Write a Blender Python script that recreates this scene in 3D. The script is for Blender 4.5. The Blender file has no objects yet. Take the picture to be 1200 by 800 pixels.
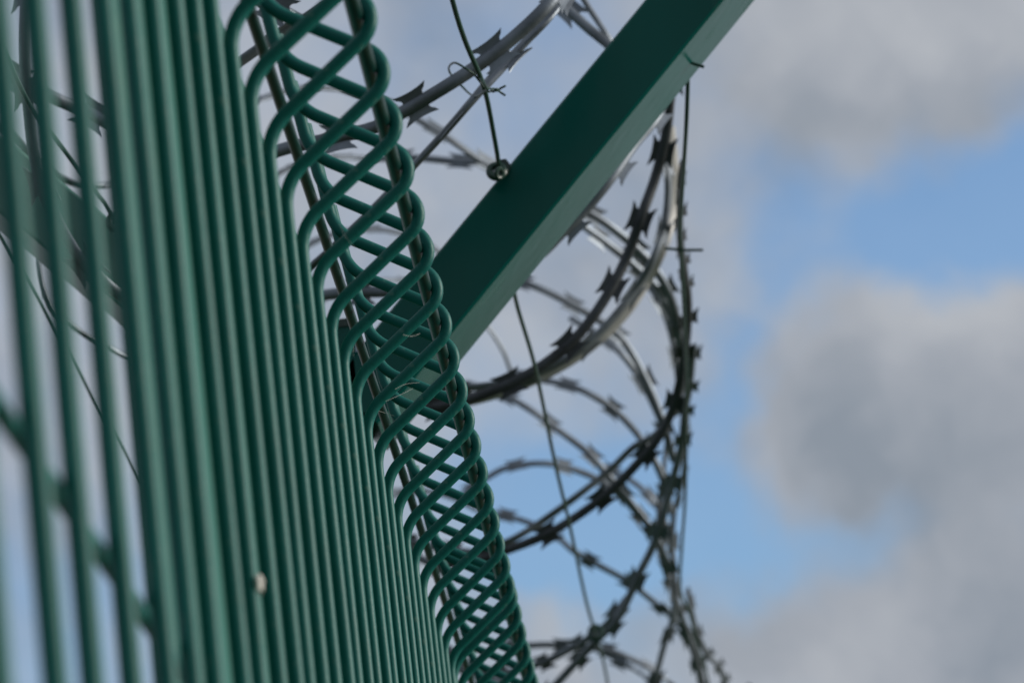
import bpy, bmesh, math, random
from mathutils import Vector, Matrix
random.seed(7)
S = bpy.context.scene
COL = S.collection

# ---------------------------------------------------------------- camera
# fence runs along +X, its outer side (towards the viewer) is -Y, Z up; the top fold starts at z = ZT
ZT = 2.0
F = 4880.35                                     # focal length in photo pixels (1200 wide)
def flip(v): return Vector((v[0], -v[1], v[2]))
CAM = flip((-1.0722506, 0.0870222, -0.3869137)) + Vector((0, 0, ZT))
CR = flip((0.04901866, 0.99238994, -0.11295741))
CU = flip((-0.25567453, 0.12179266, 0.95906052))
CF = flip((0.9655194, -0.01813153, 0.25969895))
cd = bpy.data.cameras.new('camera'); cam = bpy.data.objects.new('camera', cd); COL.objects.link(cam)
cam.matrix_world = Matrix.Translation(CAM) @ Matrix((CR, CU, -CF)).transposed().to_4x4()
cd.sensor_width = 36; cd.lens = F * 36 / 1200
cd.clip_start = 0.02; cd.clip_end = 5000
cd.dof.use_dof = True; cd.dof.focus_distance = 1.66
cd.dof.aperture_fstop = cd.lens / 5.0
S.camera = cam

# ---------------------------------------------------------------- sky, sun, exposure
S.view_settings.view_transform = 'Standard'; S.view_settings.look = 'None'
S.view_settings.exposure = 0.0
SUN_DIR = Vector((0.14, -0.95, 0.26)).normalized()
sun_el = math.asin(SUN_DIR.z)
sd = bpy.data.lights.new('sun', 'SUN'); sd.energy = 4.1; sd.angle = math.radians(26); sd.color = (1, .94, .86)
sun = bpy.data.objects.new('sun', sd); COL.objects.link(sun); sun.location = (0, 0, 30)
sun.rotation_euler = (-SUN_DIR).to_track_quat('-Z', 'Y').to_euler()

def ray(x, y): return (CF + CR * ((x - 600) / F) - CU * ((y - 400) / F)).normalized()

W = bpy.data.worlds.new('World'); S.world = W; W.use_nodes = True
nt = W.node_tree; nt.nodes.clear(); N = nt.nodes; L = nt.links
def node(t, **k):
    n = N.new(t)
    for a, b in k.items(): setattr(n, a, b)
    return n
def setin(sock, v):
    if hasattr(v, 'is_output'): L.new(v, sock)
    else: sock.default_value = v
def mth(op, a, b=0.0, c=None, clamp=False):
    n = node('ShaderNodeMath', operation=op, use_clamp=clamp)
    setin(n.inputs[0], a); setin(n.inputs[1], b)
    if c is not None: setin(n.inputs[2], c)
    return n.outputs[0]
sky = node('ShaderNodeTexSky', sky_type='NISHITA', sun_disc=False, sun_elevation=sun_el,
           sun_rotation=math.atan2(SUN_DIR.x, SUN_DIR.y), altitude=50, air_density=1.0, dust_density=.6, ozone_density=1.6)
tc = node('ShaderNodeTexCoord')
warp = node('ShaderNodeTexNoise'); warp.inputs['Scale'].default_value = 48; warp.inputs['Detail'].default_value = 5
L.new(tc.outputs['Generated'], warp.inputs['Vector'])
wv = node('ShaderNodeVectorMath', operation='MULTIPLY_ADD')
L.new(warp.outputs['Color'], wv.inputs[0]); wv.inputs[1].default_value = (.026,) * 3
L.new(tc.outputs['Generated'], wv.inputs[2])
sub = node('ShaderNodeVectorMath', operation='SUBTRACT'); L.new(wv.outputs[0], sub.inputs[0]); sub.inputs[1].default_value = (.013,) * 3
D3 = sub.outputs[0]
def blob(x, y, s, w):
    dn = node('ShaderNodeVectorMath', operation='DISTANCE'); L.new(D3, dn.inputs[0]); dn.inputs[1].default_value = ray(x, y)
    q = mth('DIVIDE', dn.outputs['Value'], s / F)
    e = mth('EXPONENT', mth('MULTIPLY', mth('MULTIPLY', q, q), -1.0))
    return mth('MULTIPLY', e, w)
# gaps in the cloud cover: broad ones from noise over the whole sky, the ones in view by direction
BLUE = [(915, 235, 65, .8), (1040, 235, 75, 1.0), (1150, 215, 75, 1.1), (1240, 200, 90, 1.1), (1120, 285, 70, 1.0), (1020, 300, 60, .9), (930, 320, 55, .8), (1230, 300, 60, .6),
        (872, 400, 48, .8), (850, 470, 50, .85), (852, 560, 50, .8), (820, 640, 70, 1.0), (900, 655, 55, .95), (990, 640, 60, .75), (1080, 625, 55, .45),
        (620, 590, 110, 1.3), (740, 560, 80, 1.1), (740, 690, 60, .9), (640, 670, 55, .8), (690, 40, 110, .30), (620, 110, 110, .30), (500, 20, 110, .30), (90, 740, 150, .8),
        (1070, 455, 125, -1.0), (1180, 460, 120, -.8), (980, 500, 80, -.7), (960, 90, 110, -.8), (1120, 60, 120, -.8), (1050, 750, 110, -.9), (1180, 720, 100, -.8), (890, 760, 70, -.5), (660, 745, 50, -.5)]
g = None
for b in BLUE:
    v = blob(*b); g = v if g is None else mth('ADD', g, v)
nz = node('ShaderNodeTexNoise'); nz.inputs['Scale'].default_value = 5; nz.inputs['Detail'].default_value = 6; nz.inputs['Roughness'].default_value = .55
L.new(tc.outputs['Generated'], nz.inputs['Vector'])
gap = mth('MULTIPLY', mth('SUBTRACT', nz.outputs['Fac'], .56), 5, clamp=True)
# fade between "gaps we saw" near the view and the general noise gaps elsewhere
dv = node('ShaderNodeVectorMath', operation='DISTANCE'); L.new(tc.outputs['Generated'], dv.inputs[0]); dv.inputs[1].default_value = ray(600, 400)
far_ = mth('MULTIPLY', mth('SUBTRACT', dv.outputs['Value'], .2), 5, clamp=True)
fine = node('ShaderNodeTexNoise'); fine.inputs['Scale'].default_value = 60; fine.inputs['Detail'].default_value = 5; L.new(tc.outputs['Generated'], fine.inputs['Vector'])
g0 = mth('ADD', g, mth('MULTIPLY', mth('SUBTRACT', fine.outputs['Fac'], .5), .9))
mr_ = node('ShaderNodeMapRange', interpolation_type='SMOOTHSTEP'); L.new(g0, mr_.inputs[0]); mr_.inputs[1].default_value = -.5; mr_.inputs[2].default_value = 1.4
gv = mr_.outputs[0]
gmix = node('ShaderNodeMix', data_type='FLOAT'); L.new(far_, gmix.inputs[0]); L.new(gv, gmix.inputs[2]); L.new(gap, gmix.inputs[3])
bmask = mth('MULTIPLY', gmix.outputs[0], .86, clamp=True)
# cloud tone
shade = node('ShaderNodeTexNoise'); shade.inputs['Scale'].default_value = 24; shade.inputs['Detail'].default_value = 5; L.new(D3, shade.inputs['Vector'])
GREY = [(1070, 480, 140, .25), (960, 520, 60, .3), (1180, 520, 100, .25), (930, 165, 85, .6), (1080, 150, 80, .35), (1180, 120, 80, .2), (1000, 590, 80, .25), (1160, 770, 100, .45), (870, 770, 60, .25),
        (1050, 365, 60, -.35), (1160, 350, 60, -.3), (1040, 700, 60, -.3), (900, 30, 100, -.15), (640, 240, 120, .2), (120, 300, 180, -.3), (300, 100, 120, -.35)]
gd = None
for b in GREY:
    v = blob(*b); gd = v if gd is None else mth('ADD', gd, v)
tone = mth('ADD', mth('MULTIPLY', mth('SUBTRACT', shade.outputs['Fac'], .36), 1.9), gd, clamp=True)
cr = node('ShaderNodeValToRGB'); L.new(tone, cr.inputs[0])
cr.color_ramp.elements[0].color = (4.5, 4.75, 5.15, 1); cr.color_ramp.elements[1].color = (2.6, 3.0, 3.55, 1)
m_ = cr.color_ramp.elements.new(.45); m_.color = (3.6, 3.9, 4.4, 1)
skyb = node('ShaderNodeMix', data_type='RGBA', blend_type='MULTIPLY'); skyb.inputs[0].default_value = 1
L.new(sky.outputs[0], skyb.inputs[6]); skyb.inputs[7].default_value = (1.16, 1.45, 1.78, 1)
mx = node('ShaderNodeMix', data_type='RGBA'); L.new(bmask, mx.inputs[0]); L.new(cr.outputs[0], mx.inputs[6]); L.new(skyb.outputs[2], mx.inputs[7])
bg = node('ShaderNodeBackground'); bg.inputs['Strength'].default_value = .1; L.new(mx.outputs[2], bg.inputs['Color'])
wo = node('ShaderNodeOutputWorld'); L.new(bg.outputs[0], wo.inputs[0])

# ---------------------------------------------------------------- helpers
def at(x, y, D):
    """point seen at photo pixel x,y whose distance along the fence (X) from the camera is D"""
    d = CF + CR * ((x - 600) / F) - CU * ((y - 400) / F)
    return CAM + d * (D / d.x)

def tag(o, label=None, cat=None, group=None, kind=None):
    for k, v in (('label', label), ('category', cat), ('group', group), ('kind', kind)):
        if v: o[k] = v
    return o
def empty(name, loc=(0, 0, 0)):
    o = bpy.data.objects.new(name, None); COL.objects.link(o); o.location = loc; o.empty_display_size = .05
    return o
def link(name, me, parent=None, loc=None):
    o = bpy.data.objects.new(name, me); COL.objects.link(o)
    if parent is not None:
        o.parent = parent
        base = parent
        off = Vector((0, 0, 0))
        while base is not None: off += base.location; base = base.parent
        o.location = (Vector(loc) if loc is not None else Vector((0, 0, 0))) - off
    elif loc is not None: o.location = loc
    return o

class MB:
    def __init__(s): s.v = []; s.f = []
    def add(s, vs, fs):
        b = len(s.v); s.v += [tuple(v) for v in vs]; s.f += [tuple(i + b for i in f) for f in fs]
    def sweep(s, pts, frames, ring, caps=True, closed_ring=True):
        """frames: list of (A,B) axes, ring: function i -> list of (a,b)"""
        n = None; vs = []; fs = []
        for i, (p, (A, B)) in enumerate(zip(pts, frames)):
            r = ring(i); n = len(r)
            vs += [p + A * a + B * b for a, b in r]
        for i in range(len(pts) - 1):
            for j in range(n):
                k = (j + 1) % n
                fs.append((i * n + j, i * n + k, (i + 1) * n + k, (i + 1) * n + j))
        if caps:
            fs.append(tuple(range(n))[::-1]); fs.append(tuple((len(pts) - 1) * n + j for j in range(n)))
        s.add(vs, fs)
    def tube(s, pts, r, n=12, caps=True):
        fr = rmf(pts)
        rr = r if callable(r) else (lambda i: r)
        s.sweep(pts, fr, lambda i: [(math.cos(2 * math.pi * j / n) * rr(i), math.sin(2 * math.pi * j / n) * rr(i)) for j in range(n)], caps)
    def box(s, c, ax, h, bev=0.0):
        """c centre, ax three axes, h half sizes, with chamfered long edges about ax[0]"""
        a, b = h[1], h[2]; q = bev
        ring = [(a - q, b), (a, b - q), (a, -b + q), (a - q, -b), (-a + q, -b), (-a, -b + q), (-a, b - q), (-a + q, b)] if q else [(a, b), (a, -b), (-a, -b), (-a, b)]
        s.sweep([c - ax[0] * h[0], c + ax[0] * h[0]], [(ax[1], ax[2])] * 2, lambda i: ring)
    def mesh(s, name, mat, smooth=True, angle=40):
        me = bpy.data.meshes.new(name); me.from_pydata(s.v, [], s.f); me.validate()
        bm = bmesh.new(); bm.from_mesh(me); bmesh.ops.recalc_face_normals(bm, faces=bm.faces)
        for e in bm.edges:
            if len(e.link_faces) == 2 and e.calc_face_angle(0) > math.radians(angle): e.smooth = False
        for f in bm.faces: f.smooth = smooth
        bm.to_mesh(me); bm.free(); me.materials.append(mat)
        return me

def rmf(pts, up=None):
    """rotation minimising frames"""
    T = [(pts[min(i + 1, len(pts) - 1)] - pts[max(i - 1, 0)]).normalized() for i in range(len(pts))]
    a = up or (Vector((0, 0, 1)) if abs(T[0].z) < .9 else Vector((1, 0, 0)))
    A = (a - T[0] * a.dot(T[0])).normalized(); out = []
    for t in T:
        A = (A - t * A.dot(t)).normalized(); out.append((A.copy(), t.cross(A)))
    return out
def spline(P, step):
    """Catmull-Rom through P, resampled evenly"""
    P = [Vector(p) for p in P]
    Q = [P[0] * 2 - P[1]] + P + [P[-1] * 2 - P[-2]]
    raw = []
    for i in range(1, len(Q) - 2):
        for k in range(16):
            t = k / 16; a, b, c, d = Q[i - 1:i + 3]
            raw.append(.5 * ((2 * b) + (c - a) * t + (2 * a - 5 * b + 4 * c - d) * t * t + (3 * b - a - 3 * c + d) * t ** 3))
    raw.append(P[-1]); out = [raw[0]]; acc = 0
    for p, q in zip(raw, raw[1:]):
        l = (q - p).length
        while acc + l >= step:
            t = (step - acc) / l; p = p.lerp(q, t); out.append(p.copy()); l = (q - p).length; acc = 0
        acc += l
    if (out[-1] - raw[-1]).length > step * .3: out.append(raw[-1])
    return out

# ---------------------------------------------------------------- materials
def mat(name, base, rough=.5, metal=0.0, spec=.5, coat=0.0, vary=.0, vscale=8, bump=0.0, bscale=300, col2=None, c2scale=60, c2lo=.55, c2hi=.7, rvar=0.0, stretch=None):
    m = bpy.data.materials.new(name); m.use_nodes = True; t = m.node_tree; n = t.nodes; l = t.links
    b = n['Principled BSDF']; b.inputs['Roughness'].default_value = rough; b.inputs['Metallic'].default_value = metal
    b.inputs['Specular IOR Level'].default_value = spec; b.inputs['Coat Weight'].default_value = coat
    tcn = n.new('ShaderNodeTexCoord'); out = None
    src = tcn.outputs['Object']
    if stretch:                                  # grain drawn out along the 45 degree arm
        mp = n.new('ShaderNodeMapping'); mp.vector_type = 'POINT'; mp.inputs['Rotation'].default_value = (math.radians(-45), 0, 0); mp.inputs['Scale'].default_value = (1, 1, stretch[1])
        l.new(src, mp.inputs['Vector']); src = mp.outputs[0]
    rgb = n.new('ShaderNodeRGB'); rgb.outputs[0].default_value = (*base, 1); out = rgb.outputs[0]
    if vary:
        z = n.new('ShaderNodeTexNoise'); z.inputs['Scale'].default_value = vscale; z.inputs['Detail'].default_value = 6; l.new(src, z.inputs['Vector'])
        mr = n.new('ShaderNodeMapRange'); mr.inputs[1].default_value = .3; mr.inputs[2].default_value = .7; mr.inputs[3].default_value = 1 - vary; mr.inputs[4].default_value = 1 + vary
        l.new(z.outputs['Fac'], mr.inputs[0])
        mm = n.new('ShaderNodeVectorMath'); mm.operation = 'SCALE'; l.new(out, mm.inputs[0]); l.new(mr.outputs[0], mm.inputs['Scale']); out = mm.outputs[0]
    if col2:
        z = n.new('ShaderNodeTexNoise'); z.inputs['Scale'].default_value = c2scale; z.inputs['Detail'].default_value = 8; z.inputs['Roughness'].default_value = .65; l.new(src, z.inputs['Vector'])
        mr = n.new('ShaderNodeMapRange'); mr.inputs[1].default_value = c2lo; mr.inputs[2].default_value = c2hi; l.new(z.outputs['Fac'], mr.inputs[0])
        mm = n.new('ShaderNodeMix'); mm.data_type = 'RGBA'; l.new(mr.outputs[0], mm.inputs[0]); l.new(out, mm.inputs[6]); mm.inputs[7].default_value = (*col2, 1); out = mm.outputs[2]
        if rvar:
            r2 = n.new('ShaderNodeMapRange'); r2.inputs[3].default_value = rough; r2.inputs[4].default_value = min(1, rough + rvar); l.new(mr.outputs[0], r2.inputs[0]); l.new(r2.outputs[0], b.inputs['Roughness'])
    l.new(out, b.inputs['Base Color'])
    if bump:
        z = n.new('ShaderNodeTexNoise'); z.inputs['Scale'].default_value = bscale; z.inputs['Detail'].default_value = 3; l.new(src, z.inputs['Vector'])
        bp = n.new('ShaderNodeBump'); bp.inputs['Strength'].default_value = bump; bp.inputs['Distance'].default_value = .0004; l.new(z.outputs['Fac'], bp.inputs['Height']); l.new(bp.outputs[0], b.inputs['Normal'])
    return m
GREEN = mat('green_powder_coat', (.0016, .096, .084), .46, spec=.2, vary=.12, vscale=20, bump=.25, bscale=500, col2=(.08, .16, .135), c2scale=210, c2lo=.60, c2hi=.80, rvar=.2)
GREEN_BEAM = mat('green_painted_steel', (.0006, .078, .066), .22, spec=.15, vary=.22, vscale=9, bump=.35, bscale=90, col2=(.045, .11, .09), c2scale=38, c2lo=.58, c2hi=.85, rvar=.25, stretch=(1.0, .08))
GREEN_VEILED = mat('light_veiled_green_paint', (.06, .16, .13), .35, spec=.3, vary=.2, vscale=14, bump=.4, bscale=120, col2=(.12, .24, .19), c2scale=30, c2lo=.5, c2hi=.75)  # veil of light from the blurred near wires, put into the inner arm's colour
GREEN_LINE = mat('green_plastic_wire', (.006, .04, .028), .4, spec=.5, vary=.15, vscale=60)
STEEL = mat('weathered_galvanised_strip', (.15, .175, .205), .5, metal=.62, vary=.4, vscale=40, bump=.3, bscale=400, col2=(.14, .07, .035), c2scale=30, c2lo=.68, c2hi=.74, rvar=.3)
STEEL_DARK = mat('dark_steel_strip', (.04, .047, .055), .5, metal=.35, vary=.4, vscale=60, bump=.3, bscale=400, col2=(.10, .055, .03), c2scale=30, c2lo=.68, c2hi=.76, rvar=.3)  # darker base colour for two turns of the coil and their barbs
STEEL_SUNLIT = mat('sunlit_galvanised_strip', (.42, .42, .41), .5, metal=.25, vary=.25, vscale=50, col2=(.25, .2, .15), c2scale=40, c2lo=.6, c2hi=.75)  # sunlight on one turn painted in as a paler base colour
GREEN_SHADED = mat('shaded_green_wire', (.001, .026, .021), .4, spec=.3, vary=.2, vscale=40)  # shade on the fold's horizontal wires, put into a near-black green
SHEET = mat('green_sheet', (.016, .118, .092), .55, spec=.3, vary=.08, vscale=6, bump=.2, bscale=120, col2=(.05, .15, .10), c2scale=12)
WHITE = mat('dried_white_droppings', (.6, .58, .54), .85, vary=.2, vscale=300, bump=.8, bscale=900)
SILK = mat('spider_silk', (.3, .32, .3), .5)
PLASTIC = mat('black_green_plastic', (.008, .03, .025), .4)
GRASS = mat('grassy_ground', (.045, .07, .022), .95, vary=.35, vscale=1.5, col2=(.11, .09, .05), c2scale=.7, c2lo=.5, c2hi=.75)

# ---------------------------------------------------------------- ground
mb = MB(); R = 3000; n_ = 24
rings = [0.0, 2, 5, 12, 40, 150, 600, R]
vs = []; fs = []
for i, r in enumerate(rings):
    for j in range(n_):
        a = 2 * math.pi * j / n_; vs.append(Vector((r * math.cos(a), r * math.sin(a), -random.random() * .02 if 1 < i < 4 else 0)))
for i in range(len(rings) - 1):
    for j in range(n_):
        k = (j + 1) % n_
        if i == 0: fs.append((j, n_ + j, n_ + k))
        else: fs.append((i * n_ + j, (i + 1) * n_ + j, (i + 1) * n_ + k, i * n_ + k))
mb.add(vs, fs); g_ = link('ground', mb.mesh('ground', GRASS)); tag(g_, kind='structure')

# ---------------------------------------------------------------- fence panels
PITCH = .05; DW = .00218                          # wire radius
YO, ZO, ZI = .0301, .0333, .0581                 # horizontal bars of the top fold (out = -Y)
BR = .0026
def fillet(P, rad, n=7):
    """polyline in (out, z) with rounded corners"""
    out = [Vector(P[0])]
    for i in range(1, len(P) - 1):
        a, b, c = Vector(P[i - 1]), Vector(P[i]), Vector(P[i + 1]); u = (a - b).normalized(); v = (c - b).normalized()
        ang = u.angle(v); d = rad[i] / math.tan(ang / 2); ctr = b + (u + v).normalized() * (rad[i] / math.sin(ang / 2))
        p0 = b + u * d; p1 = b + v * d
        a0 = math.atan2((p0 - ctr).y, (p0 - ctr).x); a1 = math.atan2((p1 - ctr).y, (p1 - ctr).x); da = (a1 - a0 + math.pi) % (2 * math.pi) - math.pi
        for k in range(n + 1): q = a0 + da * k / n; out.append(ctr + Vector((math.cos(q), math.sin(q))) * rad[i])
    out.append(Vector(P[-1])); return out
def wire_mesh(name, tail):
    P = [(0, -1.97), (0, .001), (YO + .0112, ZO + .0005), (-.0008, ZI + .0005), (-.0045, ZI + tail)]
    p2 = fillet(P, [0, .018, .0090, .017, 0], 11)
    pts = []
    for i, (a, b) in enumerate(zip(p2, p2[1:])):
        pts.append(Vector((0, -a[0], a[1])))
        if i == 0:
            for k in range(1, 12): pts.append(Vector((0, -a[0] - (b[0] - a[0]) * k / 12, a[1] + (b[1] - a[1]) * k / 12)))
    a = p2[-1]; pts.append(Vector((0, -a[0], a[1])))
    m = MB(); m.tube(pts, DW, 16); return m.mesh(name, GREEN)
wire_me = [wire_mesh('vertical_wire', .027 + .0015 * k) for k in (0, 1, -.6)]
HZ = [(YO, ZO), (-DW - BR, ZI - .001), ] + [(-DW - BR, -.2205 - .2 * k) for k in range(8)]
def panel(k0, k1, ks, label):
    root = empty('mesh_fence_panel', ((k0 + k1) / 2 * PITCH, 0, 0))
    tag(root, label, 'fence panel', 'green welded mesh fence panels in a row')
    for k in ks:
        o = link('vertical_wire', random.choice(wire_me), root, (k * PITCH + random.uniform(-.0005, .0005), 0, ZT + random.uniform(-.0007, .0007)))
        o.rotation_euler = (random.uniform(-.003, .003), 0, random.uniform(-.045, .045))
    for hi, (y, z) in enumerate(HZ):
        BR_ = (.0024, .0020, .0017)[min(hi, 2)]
        m = MB(); L_ = (k1 - k0) * PITCH / 2 + .012
        pts = [Vector((-L_ + 2 * L_ * i / 40, 0, 0)) for i in range(41)]; m.tube(pts, BR_, 12)
        link('horizontal_wire', m.mesh('horizontal_wire', GREEN_SHADED if hi < 2 else GREEN), root, ((k0 + k1) / 2 * PITCH, -y, ZT + z))
    x0, x1 = max(k0 * PITCH - .012, -.232), k1 * PITCH + .012; m = MB(); h = 1.5
    m.box(Vector((0, 0, 0)), (Vector((1, 0, 0)), Vector((0, 1, 0)), Vector((0, 0, 1))), ((x1 - x0) / 2, .0007, h / 2), .0002)
    link('backing_sheet', m.mesh('backing_sheet', SHEET), root, ((x0 + x1) / 2, .0095, ZT + .033 - h / 2))
    return root
p1 = panel(-30, 19, range(-30, 20), 'nearest green wire fence panel, its bars filling the left side and folded top in focus')
p2 = panel(19.45, 68.45, [19.45 + i for i in range(50)], 'farther green wire fence panel, only its folded top showing at the bottom edge')
# dried dropping stuck on one bar
def dropping(k, z, s):
    bm = bmesh.new(); bmesh.ops.create_icosphere(bm, subdivisions=3, radius=1)
    for v in bm.verts:
        c = v.co; c *= 1 + .30 * math.sin(c.x * 5 + c.z * 4) * math.cos(c.y * 4 + c.z * 3) + .10 * math.sin(c.z * 13 + c.y * 11); c.x *= s * .8; c.y *= s * .5; c.z *= s * (1.3 if c.z < 0 else .8)
    me = bpy.data.meshes.new('bird_dropping'); bm.to_mesh(me); bm.free(); me.materials.append(WHITE)
    for p in me.polygons: p.use_smooth = True
    return me
# find the point on the wire that is seen at pixel (295,683)
d_ = ray(295, 683); t_ = (-DW - CAM.y) / d_.y; hp = CAM + d_ * t_; kk = round(hp.x / PITCH)
hit = Vector((kk * PITCH, -DW * .9, at(295, 683, kk * PITCH - CAM.x).z))
o = tag(link('bird_dropping', dropping(0, 0, .0022), None, hit), 'small off white dried dropping stuck on a green fence bar low in the left half', 'dropping')

# ---------------------------------------------------------------- Y-shaped post
PY = .047; AXW = .0162; AXL = .031               # post centre (inside), half width across, half depth along the fence
def ypost(x, label):
    root = empty('fence_post', (x, PY, 0)); tag(root, label, 'fence post', 'green Y shaped fence posts')
    X = Vector((1, 0, 0)); Z = Vector((0, 0, 1)); Y = Vector((0, 1, 0))
    m = MB(); top = ZT + .181
    m.box(Vector((0, 0, top / 2)), (Z, Y, X), (top / 2, AXW, AXL), .0014)
    link('shaft', m.mesh('shaft', GREEN_BEAM, angle=25), root, (x, PY, 0))
    m = MB(); m.box(Vector((0, 0, 0)), (Z, Y, X), (.002, AXW + .001, AXL + .001), .003)
    link('post_cap', m.mesh('post_cap', PLASTIC, angle=25), root, (x, PY, top + .002))
    for sgn in (-1, 1):                          # -1 leans over the viewer, +1 leans inwards
        d = Vector((0, sgn, 1)).normalized(); nrm = Vector((0, 1, -sgn)).normalized()
        # start on the shaft face
        c0 = Vector((0, 0, ZT + .128)) + d * (AXW * 1.05); Ln = .37
        m = MB(); m.box(c0 + d * (Ln / 2), (d, nrm, X), (Ln / 2, AXW, AXL), .0013)
        a = link('arm', m.mesh('arm', GREEN_BEAM if sgn < 0 else GREEN_VEILED, angle=25), root, (x, PY, 0))
        a['label'] = 'outer arm in dark green paint' if sgn < 0 else 'inner arm in green paint, a pale veil of light in its colour'
        m = MB(); m.box(c0 + d * (Ln + .0015), (d, nrm, X), (.0015, AXW + .001, AXL + .001), .003)
        c = link('end_cap', m.mesh('end_cap', PLASTIC, angle=25), a, (x, PY, 0))
    for z in (-.1, -.8, -1.5):                   # clamps that hold the panel
        m = MB(); m.box(Vector((0, 0, 0)), (Y, X, Z), (.0095, .028, .012), .003)
        link('panel_clamp', m.mesh('panel_clamp', PLASTIC, angle=25), root, (x, PY - AXW - .0098, ZT + z))
    return root
PX = .97 + AXL
post = ypost(PX, 'dark green Y shaped post whose outer arm crosses the sky as a thick diagonal bar')
post2 = ypost(PX + 50 * PITCH, 'green Y shaped post at the far end of the second panel')
def eyelet(root, p, ang):
    m = MB(); pts = [p + Vector((math.sin(ang) * .0, math.cos(q) * .0052, math.sin(q) * .0052)) for q in [i * 2 * math.pi / 20 for i in range(21)]]
    m.tube(pts, .0017, 10)
    return link('wire_eyelet', m.mesh('wire_eyelet', GREEN_LINE), root)

# ---------------------------------------------------------------- line wires
LW = {
 'm': [(430, -420, 1.45), (500, -120, 1.68), (530, 0, 1.80), (545, 48, 1.85), (567, 102, 1.91), (579, 160, 1.98), (585, 198, 2.04), (590, 250, 2.12), (603, 345, 2.28), (627, 430, 2.44), (650, 540, 2.70), (667, 612, 2.88), (686, 700, 3.16), (697, 740, 3.32), (712, 800, 3.60), (728, 930, 4.3)],
 'r': [(806, 78, 2.115), (806, 95, 2.12), (804, 150, 2.15), (799, 230, 2.28), (797, 280, 2.38), (801, 350, 2.5), (804, 430, 2.68), (804, 500, 2.83), (803, 580, 3.0), (799, 640, 3.2), (797, 690, 3.36), (808, 718, 3.46), (819, 762, 3.65), (831, 805, 3.9), (838, 900, 4.4)],
 'a': [(-60, -60, 1.68), (-20, 15, 1.76), (5, 60, 1.81), (20, 95, 1.85), (45, 138, 1.89), (90, 195, 1.95), (112, 226, 2.0), (135, 258, 2.04), (190, 372, 2.22), (260, 520, 2.5), (363, 717, 3.0), (430, 850, 3.5)],
 'b': [(-60, 180, 2.04), (0, 275, 2.17), (30, 326, 2.25), (62, 380, 2.34), (90, 432, 2.44), (120, 485, 2.55), (165, 562, 2.72), (290, 770, 3.3)],
}
def linewire(key, label, r=.00125):
    pts = spline([at(*p) for p in LW[key]], .012); base = pts[0].copy()
    m = MB(); m.tube([p - base for p in pts], r, 10)
    o = link('line_wire', m.mesh('line_wire', GREEN_LINE), None, base)
    return tag(o, label, 'line wire', 'thin green line wires strung between the post arms')
linewire('m', 'thin green line wire coming down from the top edge and passing behind the diagonal arm')
linewire('r', 'thin green line wire along the right side of the razor coil below the diagonal arm', .0012)
linewire('a', 'thin green line wire behind the leftmost fence bars ending at the blurred inner arm')
linewire('b', 'thin dark line wire slanting down behind the left bars, below the blurred inner arm', .0011)

# eyelets where the wires meet the arms
def ring_at(p, rad, tube, axis, parent):
    a = axis.normalized(); b = a.orthogonal().normalized(); c = a.cross(b); m = MB()
    pts = [b * math.cos(q) * rad + c * math.sin(q) * rad for q in [i * 2 * math.pi / 22 for i in range(23)]]
    m.tube(pts, tube, 8, caps=False)
    return link('wire_eyelet', m.mesh('wire_eyelet', GREEN_LINE), parent, p)
ring_at(at(582, 201, 2.035), .0037, .0019, Vector((1, .1, -.25)), post)
ring_at(at(585, 203, 2.030), .0024, .0012, Vector((.5, .6, .3)), post)
hb = MB(); hb.sweep([Vector((-.008, 0, 0)), Vector((.006, 0, 0))], [(Vector((0, 1, 0)), Vector((0, 0, 1)))] * 2, lambda i: [(.0042 * math.cos(q * math.pi / 3), .0042 * math.sin(q * math.pi / 3)) for q in range(6)])
link('bolt', hb.mesh('bolt', PLASTIC, angle=20), post, at(590, 200, 2.045))
ring_at(at(137, 260, 2.03), .0042, .0019, Vector((1, .1, -.25)), post)
ring_at(at(806, 80, 2.115), .0030, .0013, Vector((1, .1, -.25)), post)

# ---------------------------------------------------------------- razor wire coil
BS = .046                                        # barb spacing along the strip
AX = at(500, 150, 2.6); RAD = .1598              # coil axis and radius
OUT = [(8.6, 2.2), (7.9, 3.0), (7.7, 4.2), (8.1, 5.4), (9.0, 6.2), (10.4, 6.9), (12.8, 9.6), (10.0, 9.0), (6.5, 8.5), (3.0, 8.3)]
OUT = [(9.0, 0.0)] + OUT + [(0, 8.2)] + [(-a, b) for a, b in OUT[::-1]] + [(-9.0, 0.0)]
OUT = [(a * .80, b * .84) for a, b in OUT]
from mathutils.geometry import tessellate_polygon
TRI = tessellate_polygon([[Vector((a, b, 0)) for a, b in OUT]])
def barb_geo(m, place, th=.0003):
    """place(s,h,n) -> point ; two wings pressed slightly out of plane, horns sweeping along the strip"""
    n = len(OUT)
    for sg in (1, -1):
        vs = []
        for z in (th, -th):
            for (a, b) in OUT: vs.append(place(a * .001, sg * b * .001, z + .000011 * b * b))
        fs = [tuple(t) for t in TRI] + [tuple(i + n for i in t[::-1]) for t in TRI]
        fs += [(i, n + i, n + (i + 1) % n, (i + 1) % n) for i in range(n)]
        m.add(vs, fs)
bm_ = MB(); barb_geo(bm_, lambda s, h, n: Vector((s, h, n)))
barb_me = bm_.mesh('barb', STEEL, smooth=False); barb_dark = bm_.mesh('barb', STEEL_DARK, smooth=False)

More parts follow.
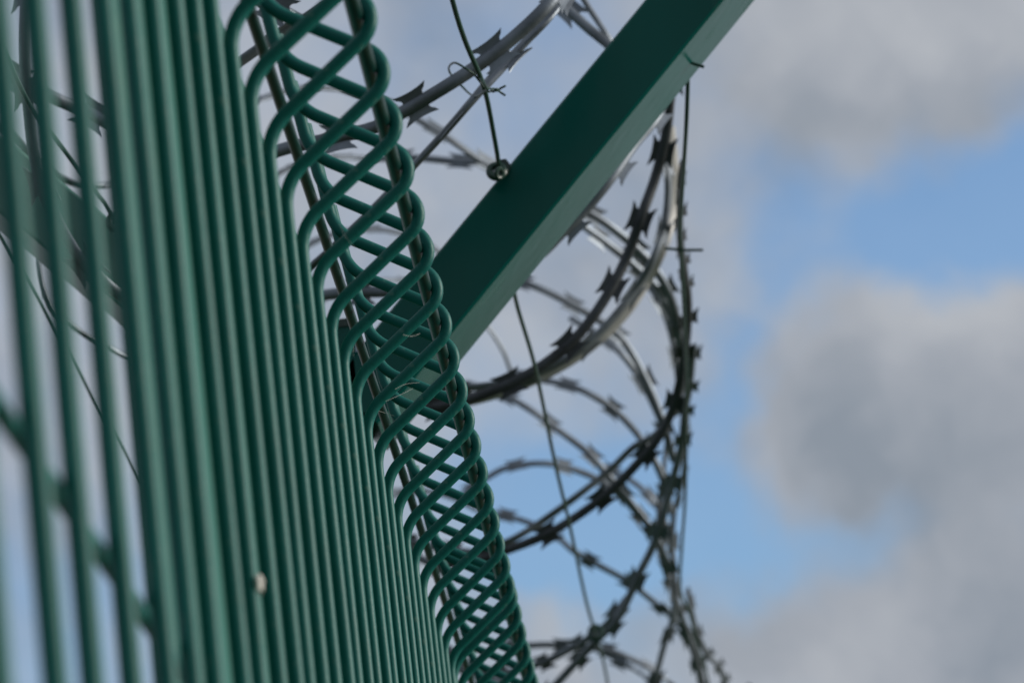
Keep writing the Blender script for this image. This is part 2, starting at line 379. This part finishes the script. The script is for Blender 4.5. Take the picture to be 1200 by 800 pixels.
def axis_at(p): return Vector((p.x, AX.y, AX.z))
def frames_for(pts, psi):
    fr = []
    for i, p in enumerate(pts):
        T = (pts[min(i + 1, len(pts) - 1)] - pts[max(i - 1, 0)]).normalized()
        rad = p - axis_at(p); rad = rad - T * rad.dot(T)
        if rad.length < 1e-5: rad = Vector((0, 0, 1))
        rad.normalize(); ax = T.cross(rad).normalized()
        if ax.x > 0: ax = -ax                    # points back to the viewer's end
        q = math.radians(psi(i / max(1, len(pts) - 1)) if callable(psi) else psi)
        Nn = ax * math.cos(q) + rad * math.sin(q); Hh = Nn.cross(T).normalized()
        fr.append((Hh, Nn, T))
    return fr
def strip(parent, pts, psi, label=None, hidden=False, material=None, anchor=None, wid=(.0033, .0020), barbs=True):
    """one length of razor strip: rolled tube with crimped lips, barbs as sub-parts"""
    base = pts[0].copy()
    if psi == 'edge':                            # strip twisted so that its flat side faces across the fence
        q = len(pts) // 2; T = (pts[q + 1] - pts[q - 1]).normalized(); rd = pts[q] - axis_at(pts[q]); rd = (rd - T * rd.dot(T)).normalized()
        ax = T.cross(rd).normalized(); ax = -ax if ax.x > 0 else ax; v = (pts[q] - CAM).normalized()
        e_ = math.degrees(math.atan2(-ax.dot(v), rd.dot(v))); psi = lambda f, e_=e_: e_ + 5 + 45 * min(1, max(0, (f - .74) * 9))
    fr = frames_for(pts, psi)
    m = MB(); w, t = wid
    seg = [(w, 0), (w * .80, t * .62), (w * .3, t), (-w * .3, t), (-w * .80, t * .62), (-w, 0), (-w * .8, -t * .6), (-w * .3, -t * .85), (w * .3, -t * .85), (w * .8, -t * .6)]
    m.sweep([p - base for p in pts], [(f[0], f[1]) for f in fr], lambda i: seg)
    o = link('coil_strip', m.mesh('coil_strip', material or STEEL), parent, base)
    if label: o['label'] = label
    if not barbs: return o
    # arc length
    al = [0.0]
    for a, b in zip(pts, pts[1:]): al.append(al[-1] + (b - a).length)
    off = BS * .5
    if anchor is not None:
        best = min(range(len(pts)), key=lambda i: ((pts[i] - anchor).length)); off = al[best] % BS
    s = off; mbh = MB(); i = 0
    while s < al[-1]:
        while i < len(al) - 2 and al[i + 1] < s: i += 1
        f = (s - al[i]) / max(1e-9, al[i + 1] - al[i]); p = pts[i].lerp(pts[i + 1], f); Hh, Nn, T = fr[i]
        tw = random.uniform(-.12, .12); H2 = Hh * math.cos(tw) + Nn * math.sin(tw); N2 = T.cross(H2)
        if hidden:
            barb_geo(mbh, lambda a, b, c: (p - base) + T * a + H2 * b + N2 * c)
        else:
            ob = bpy.data.objects.new('barb', barb_dark if material is STEEL_DARK else barb_me); COL.objects.link(ob); ob.parent = o
            ob.matrix_local = Matrix.Translation(p - base) @ Matrix((T, H2, N2)).transposed().to_4x4()
        s += BS * random.uniform(.97, 1.03)
    if hidden and mbh.v:
        h = link('barb_row', mbh.mesh('barb_row', STEEL, smooth=False), o, base); h['kind'] = 'stuff'
    return o

TR = {  # lengths of strip seen in the photograph: pixel x, y and distance along the fence
 'E2': ([(-25, 70, 1.95), (15, 90, 1.95), (60, 114, 1.95), (95, 128, 1.96), (125, 143, 1.96), (180, 168, 1.97), (240, 186, 1.97), (300, 186, 1.97)], 10, (110, 136)),
 'N1': ([(300, 186, 1.97), (335, 174, 1.97), (385, 163, 1.96), (440, 149, 1.95), (478, 128, 1.94), (520, 103, 1.93), (560, 77, 1.93), (600, 46, 1.93), (640, 8, 1.93), (668, -30, 1.94), (690, -75, 1.95)], 12, (572, 66)),
 'N2': ([(300, 358, 2.02), (335, 335, 2.02), (375, 303, 2.0), (415, 266, 1.98), (445, 236, 1.97), (484, 195, 1.96), (520, 156, 1.95), (560, 110, 1.94), (602, 64, 1.95), (640, 22, 1.95), (662, -12, 1.96), (690, -60, 1.97)], 'edge', (603, 68)),
 'E1': ([(42, -80, 1.9), (32, -10, 1.9), (29, 65, 1.91), (34, 130, 1.92), (42, 190, 1.93), (62, 250, 1.94), (100, 310, 1.95), (150, 350, 1.97), (220, 372, 2.0), (300, 358, 2.02)], 40, (33, 100)),
 'E3': ([(-20, 130, 2.2), (20, 165, 2.2), (52, 198, 2.21), (90, 215, 2.22), (135, 215, 2.24), (180, 195, 2.25)], 60, (50, 196)),
 'E4': ([(45, 290, 2.3), (48, 325, 2.3), (62, 362, 2.31), (85, 382, 2.32), (110, 397, 2.33), (148, 416, 2.35), (220, 430, 2.38), (300, 400, 2.35), (355, 350, 2.32)], 'edge', (100, 390)),
 'N3': ([(230, -25, 1.86), (270, -20, 1.86), (300, -2, 1.86), (325, 10, 1.86), (345, 21, 1.87), (354, 26, 1.87)], 20, (330, 12)),
 'N4': ([(200, 130, 1.86), (265, 84, 1.86), (305, 56, 1.86), (340, 33, 1.86), (390, 0, 1.86), (430, -40, 1.87)], 75, (240, 100)),
 'U': ([(355, 350, 2.32), (395, 344, 2.32), (440, 342, 2.31), (490, 342, 2.3), (540, 336, 2.3), (590, 320, 2.3), (630, 300, 2.3), (658, 273, 2.3), (688, 243, 2.3), (716, 208, 2.3), (742, 170, 2.31), (768, 138, 2.32), (786, 95, 2.34)], 15, (676, 258)),
 'A': ([(790, 70, 2.46), (785, 118, 2.47), (780, 160, 2.48), (768, 208, 2.49), (752, 252, 2.49), (735, 300, 2.5), (712, 345, 2.5), (680, 390, 2.5), (640, 425, 2.5), (600, 448, 2.5), (560, 464, 2.5), (520, 475, 2.5), (470, 480, 2.51)], 14, (713, 338)),
 'Ab': ([(777, 172, 2.62), (783, 215, 2.63), (779, 262, 2.64), (766, 302, 2.64), (746, 337, 2.65), (717, 374, 2.65), (686, 405, 2.65), (650, 428, 2.65), (605, 446, 2.65), (560, 453, 2.65), (510, 455, 2.66)], 62, (688, 400)),
 'B': ([(800, 190, 2.55), (797, 215, 2.58), (797, 275, 2.66), (801, 310, 2.72), (806, 345, 2.78), (806, 380, 2.82), (802, 415, 2.86), (796, 450, 2.88), (786, 485, 2.9), (768, 518, 2.91), (745, 545, 2.92), (715, 575, 2.93), (680, 602, 2.94), (640, 626, 2.94), (600, 642, 2.95), (560, 655, 2.96), (510, 662, 2.98)], (lambda f: 78 - 60 * min(1, max(0, (f - .35) * 4))), (704, 584)),
 'Bb': ([(803, 445, 3.0), (786, 488, 3.02), (764, 512, 3.03), (742, 524, 3.03), (715, 550, 3.04), (680, 578, 3.04), (640, 607, 3.05), (600, 632, 3.05), (560, 648, 3.06)], 62, (628, 618)),
 'C': ([(812, 405, 3.1), (808, 450, 3.15), (803, 480, 3.2), (799, 520, 3.25), (789, 560, 3.28), (777, 605, 3.3), (765, 640, 3.32), (750, 670, 3.33), (738, 697, 3.34), (722, 727, 3.35), (702, 747, 3.36), (682, 768, 3.38), (660, 792, 3.4), (630, 825, 3.42)], 25, (746, 679)),
 'Cb': ([(735, 700, 3.42), (712, 730, 3.43), (690, 747, 3.44), (662, 763, 3.46), (635, 776, 3.48), (600, 786, 3.5), (560, 792, 3.52)], 30, (637, 775)),
 'T1': ([(400, 105, 2.85), (450, 122, 2.86), (482, 136, 2.87), (525, 162, 2.88), (572, 193, 2.9), (630, 220, 2.92), (690, 249, 2.94), (730, 277, 2.96), (760, 306, 2.98), (781, 337, 3.0), (793, 372, 3.03), (797, 410, 3.06)], 28, (782, 339)),
 'T2': ([(430, 186, 3.0), (484, 185, 3.0), (530, 189, 3.0), (575, 193, 3.0), (620, 218, 3.02), (655, 242, 3.04), (682, 263, 3.06), (715, 288, 3.08), (744, 312, 3.1), (768, 335, 3.12), (784, 362, 3.14), (792, 395, 3.16)], 28, (538, 190)),
 'S1': ([(540, 318, 3.25), (590, 325, 3.25), (630, 337, 3.25), (665, 354, 3.26), (695, 371, 3.27), (722, 390, 3.28), (738, 410, 3.29), (752, 435, 3.3), (766, 465, 3.31), (777, 495, 3.32), (790, 540, 3.35)], 28, (671, 356)),
 'S3': ([(600, 440, 3.5), (640, 446, 3.5), (665, 451, 3.5), (690, 461, 3.5), (716, 477, 3.51), (740, 500, 3.52), (762, 530, 3.53), (778, 565, 3.55), (786, 600, 3.57)], 28, (718, 479)),
 'S4': ([(545, 448, 3.55), (585, 460, 3.55), (620, 479, 3.55), (652, 502, 3.56), (690, 531, 3.57), (715, 560, 3.58), (742, 592, 3.6), (766, 625, 3.62), (785, 665, 3.65)], 28, (695, 536)),
 'S5': ([(540, 580, 3.75), (570, 560, 3.75), (590, 549, 3.75), (612, 544, 3.75), (642, 543, 3.75), (670, 549, 3.76), (700, 561, 3.77), (725, 578, 3.78), (750, 605, 3.8)], 28, (608, 544)),
 'S6': ([(560, 598, 3.9), (590, 603, 3.9), (625, 614, 3.9), (650, 626, 3.9), (672, 645, 3.9), (700, 661, 3.91), (735, 680, 3.92), (757, 697, 3.93), (776, 713, 3.95), (793, 728, 3.97), (812, 755, 4.0), (824, 800, 4.05)], 28, (690, 656)),
 'D': ([(806, 440, 3.5), (805, 500, 3.55), (800, 560, 3.6), (790, 600, 3.65), (788, 640, 3.68), (791, 690, 3.7), (788, 725, 3.72), (777, 760, 3.74), (766, 800, 3.76), (745, 850, 3.8)], 60, (797, 556)),
 'Db': ([(783, 500, 3.6), (778, 545, 3.62), (772, 600, 3.65), (776, 655, 3.7), (792, 700, 3.75), (805, 740, 3.8), (816, 775, 3.85), (823, 810, 3.9)], 72, (778, 548)),
 'S7': ([(590, 752, 4.05), (612, 756, 4.05), (640, 755, 4.05), (672, 757, 4.05), (715, 762, 4.06), (745, 774, 4.07), (768, 786, 4.08), (800, 812, 4.1)], 28, (760, 780)),
 'S8': ([(690, 755, 4.2), (715, 768, 4.2), (742, 783, 4.2), (765, 800, 4.2), (785, 825, 4.22)], 28, (725, 774)),
 'X1': ([(668, 372, 3.42), (700, 392, 3.42), (726, 412, 3.42), (746, 437, 3.43), (764, 470, 3.44), (781, 508, 3.46)], 30, (752, 446)),
 'X2': ([(748, 322, 3.3), (768, 345, 3.3), (782, 375, 3.31), (791, 410, 3.32), (796, 452, 3.34)], 30, (776, 358)),
 'X4': ([(700, 545, 3.9), (735, 560, 3.9), (763, 583, 3.9), (782, 618, 3.92), (790, 662, 3.95)], 30, (763, 583)),
 'V': ([(806, 690, 3.9), (815, 735, 3.95), (828, 765, 4.0), (842, 780, 4.05), (850, 800, 4.1), (856, 830, 4.15)], 75, (842, 776)),
 'Q1': ([(615, -50, 2.3), (640, -12, 2.3), (666, 12, 2.3), (690, 34, 2.3), (712, 52, 2.3), (740, 80, 2.3), (775, 120, 2.32)], 12, (668, 14)),
 'Q2': ([(665, -40, 2.4), (684, 0, 2.4), (700, 25, 2.4), (716, 50, 2.4), (745, 95, 2.42)], 78, (730, 75)),
}
coil = empty('razor_wire_coil', at(500, 150, 2.2)); coil.location.z = ZT + .1
tag(coil, 'grey galvanised razor wire coil with sharp barbs looping between the arms of the post', 'razor wire')
strips = {}
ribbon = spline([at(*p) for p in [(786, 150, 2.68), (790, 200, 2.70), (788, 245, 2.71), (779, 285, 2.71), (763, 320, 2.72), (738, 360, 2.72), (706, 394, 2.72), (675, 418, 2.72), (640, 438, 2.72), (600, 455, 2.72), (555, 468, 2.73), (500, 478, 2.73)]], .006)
strip(coil, ribbon, 38, label='strip coloured pale as if sunlit, just outside the dark near turn', barbs=False, wid=(.0040, .0007), material=STEEL_SUNLIT)
for k, (P, psi, anc) in TR.items():
    P3 = [at(*p) for p in P]; pts = spline(P3, .006)
    j = min(range(len(P)), key=lambda i: abs(P[i][0] - anc[0]) + abs(P[i][1] - anc[1]))
    strips[k] = pts
    strip(coil, pts, psi, anchor=at(anc[0], anc[1], P[j][2]), material=STEEL_DARK if k in ('A', 'B') else None, barbs=k != 'Bb')
def polar(p): q = p - axis_at(p); return math.atan2(q.z, -q.y), q.length
def back(a, b, psi=35):
    """rest of a turn, round the inner side of the coil, from the end of strip a to the start of strip b"""
    pa, pb = strips[a][-1], strips[b][0]; (t0, r0), (t1, r1) = polar(pa), polar(pb)
    while t1 > t0: t1 -= 2 * math.pi
    n = 30; P = []
    for i in range(n + 1):
        f = i / n; t = t0 + (t1 - t0) * f; w = math.sin(math.pi * f); r = (r0 + (r1 - r0) * f) * (1 - w) + RAD * 1.08 * w
        x = pa.x + (pb.x - pa.x) * f
        P.append(Vector((x, AX.y - math.cos(t) * r, AX.z + math.sin(t) * r)))
    strip(coil, spline(P, .012), psi, hidden=True)
back('A', 'T1'); back('Ab', 'T2'); back('B', 'S1'); back('Bb', 'S3'); back('Cb', 'S6'); back('C', 'S5')

# ---------------------------------------------------------------- tie wires
def tie(P, r, label, step=.002):
    pts = spline(P, step); base = pts[0].copy(); m = MB(); m.tube([p - base for p in pts], r, 8)
    return tag(link('tie_wire', m.mesh('tie_wire', GREEN_LINE), None, base), label, 'tie wire', 'wires tying the coil to line wires')
# loop round strip and line wire near the top, with a twisted tail
D = 1.9
tie([at(x, y, d) for x, y, d in ((570, 106, 1.905), (556, 88, 1.895), (545, 80, 1.89), (534, 74, 1.895), (528, 76, 1.91), (526, 82, 1.94), (531, 91, 1.96), (541, 101, 1.965), (549, 109, 1.96), (556, 113, 1.94), (563, 111, 1.92), (569, 106, 1.9), (574, 108, 1.895), (578, 104, 1.9), (582, 107, 1.905), (586, 104, 1.905), (592, 101, 1.9))],
    .00055, 'thin green tie wire looped round coil and line wire near the top', .0015)
tie([at(x, y, d) for x, y, d in ((562, 92, 1.89), (567, 98, 1.885), (571, 104, 1.888), (575, 104, 1.9), (578, 108, 1.9), (582, 104, 1.895), (586, 108, 1.9), (592, 112, 1.9))],
    .00055, 'short twisted tie wire tail with a forked end beside the upper line wire', .0015)
tie([at(x, y, 2.08) for x, y in ((800, 70), (808, 73), (816, 76), (826, 79))], .0009, 'cut end of tie wire sticking out past the lower edge of the diagonal arm')
tie([at(x, y, 2.4) for x, y in ((779, 291), (790, 292), (798, 293), (810, 293), (824, 293))], .0009, 'short straight tie wire end crossing the right line wire')
tie([at(x, y, 3.33) for x, y in ((690, 738), (697, 732), (705, 738), (703, 747), (694, 748), (690, 741), (700, 735), (707, 742))], .0016, 'tie wire knot where the middle line wire meets a coil loop near the bottom')

# ---------------------------------------------------------------- spider silk on the folds
def silk(P):
    pts = spline([at(*p) for p in P], .002); base = pts[0].copy(); m = MB(); m.tube([p - base for p in pts], .00010, 5)
    return base, m
segs = []
mm = MB()
def dk(k): return 1.07225 + k * PITCH
for P in ([(472, 392, dk(6.2)), (482, 394, dk(6.3)), (492, 391, dk(6.4))],
          [(463, 456, dk(8)), (475, 450, dk(8.1)), (492, 448, dk(8.2))], [(452, 470, dk(8)), (470, 462, dk(8.1)), (484, 455, dk(8.2))],
          [(440, 480, dk(9)), (452, 484, dk(9.1)), (462, 487, dk(9.1))], [(398, 262, dk(3.4)), (404, 276, dk(3.4)), (417, 292, dk(3.4))]):
    mm.tube(spline([at(*p) for p in P], .002), .00006, 5)
w_ = link('cobweb', mm.mesh('cobweb', SILK)); tag(w_, 'faint pale cobweb threads stretched across the folded wires', 'cobweb', kind='stuff')
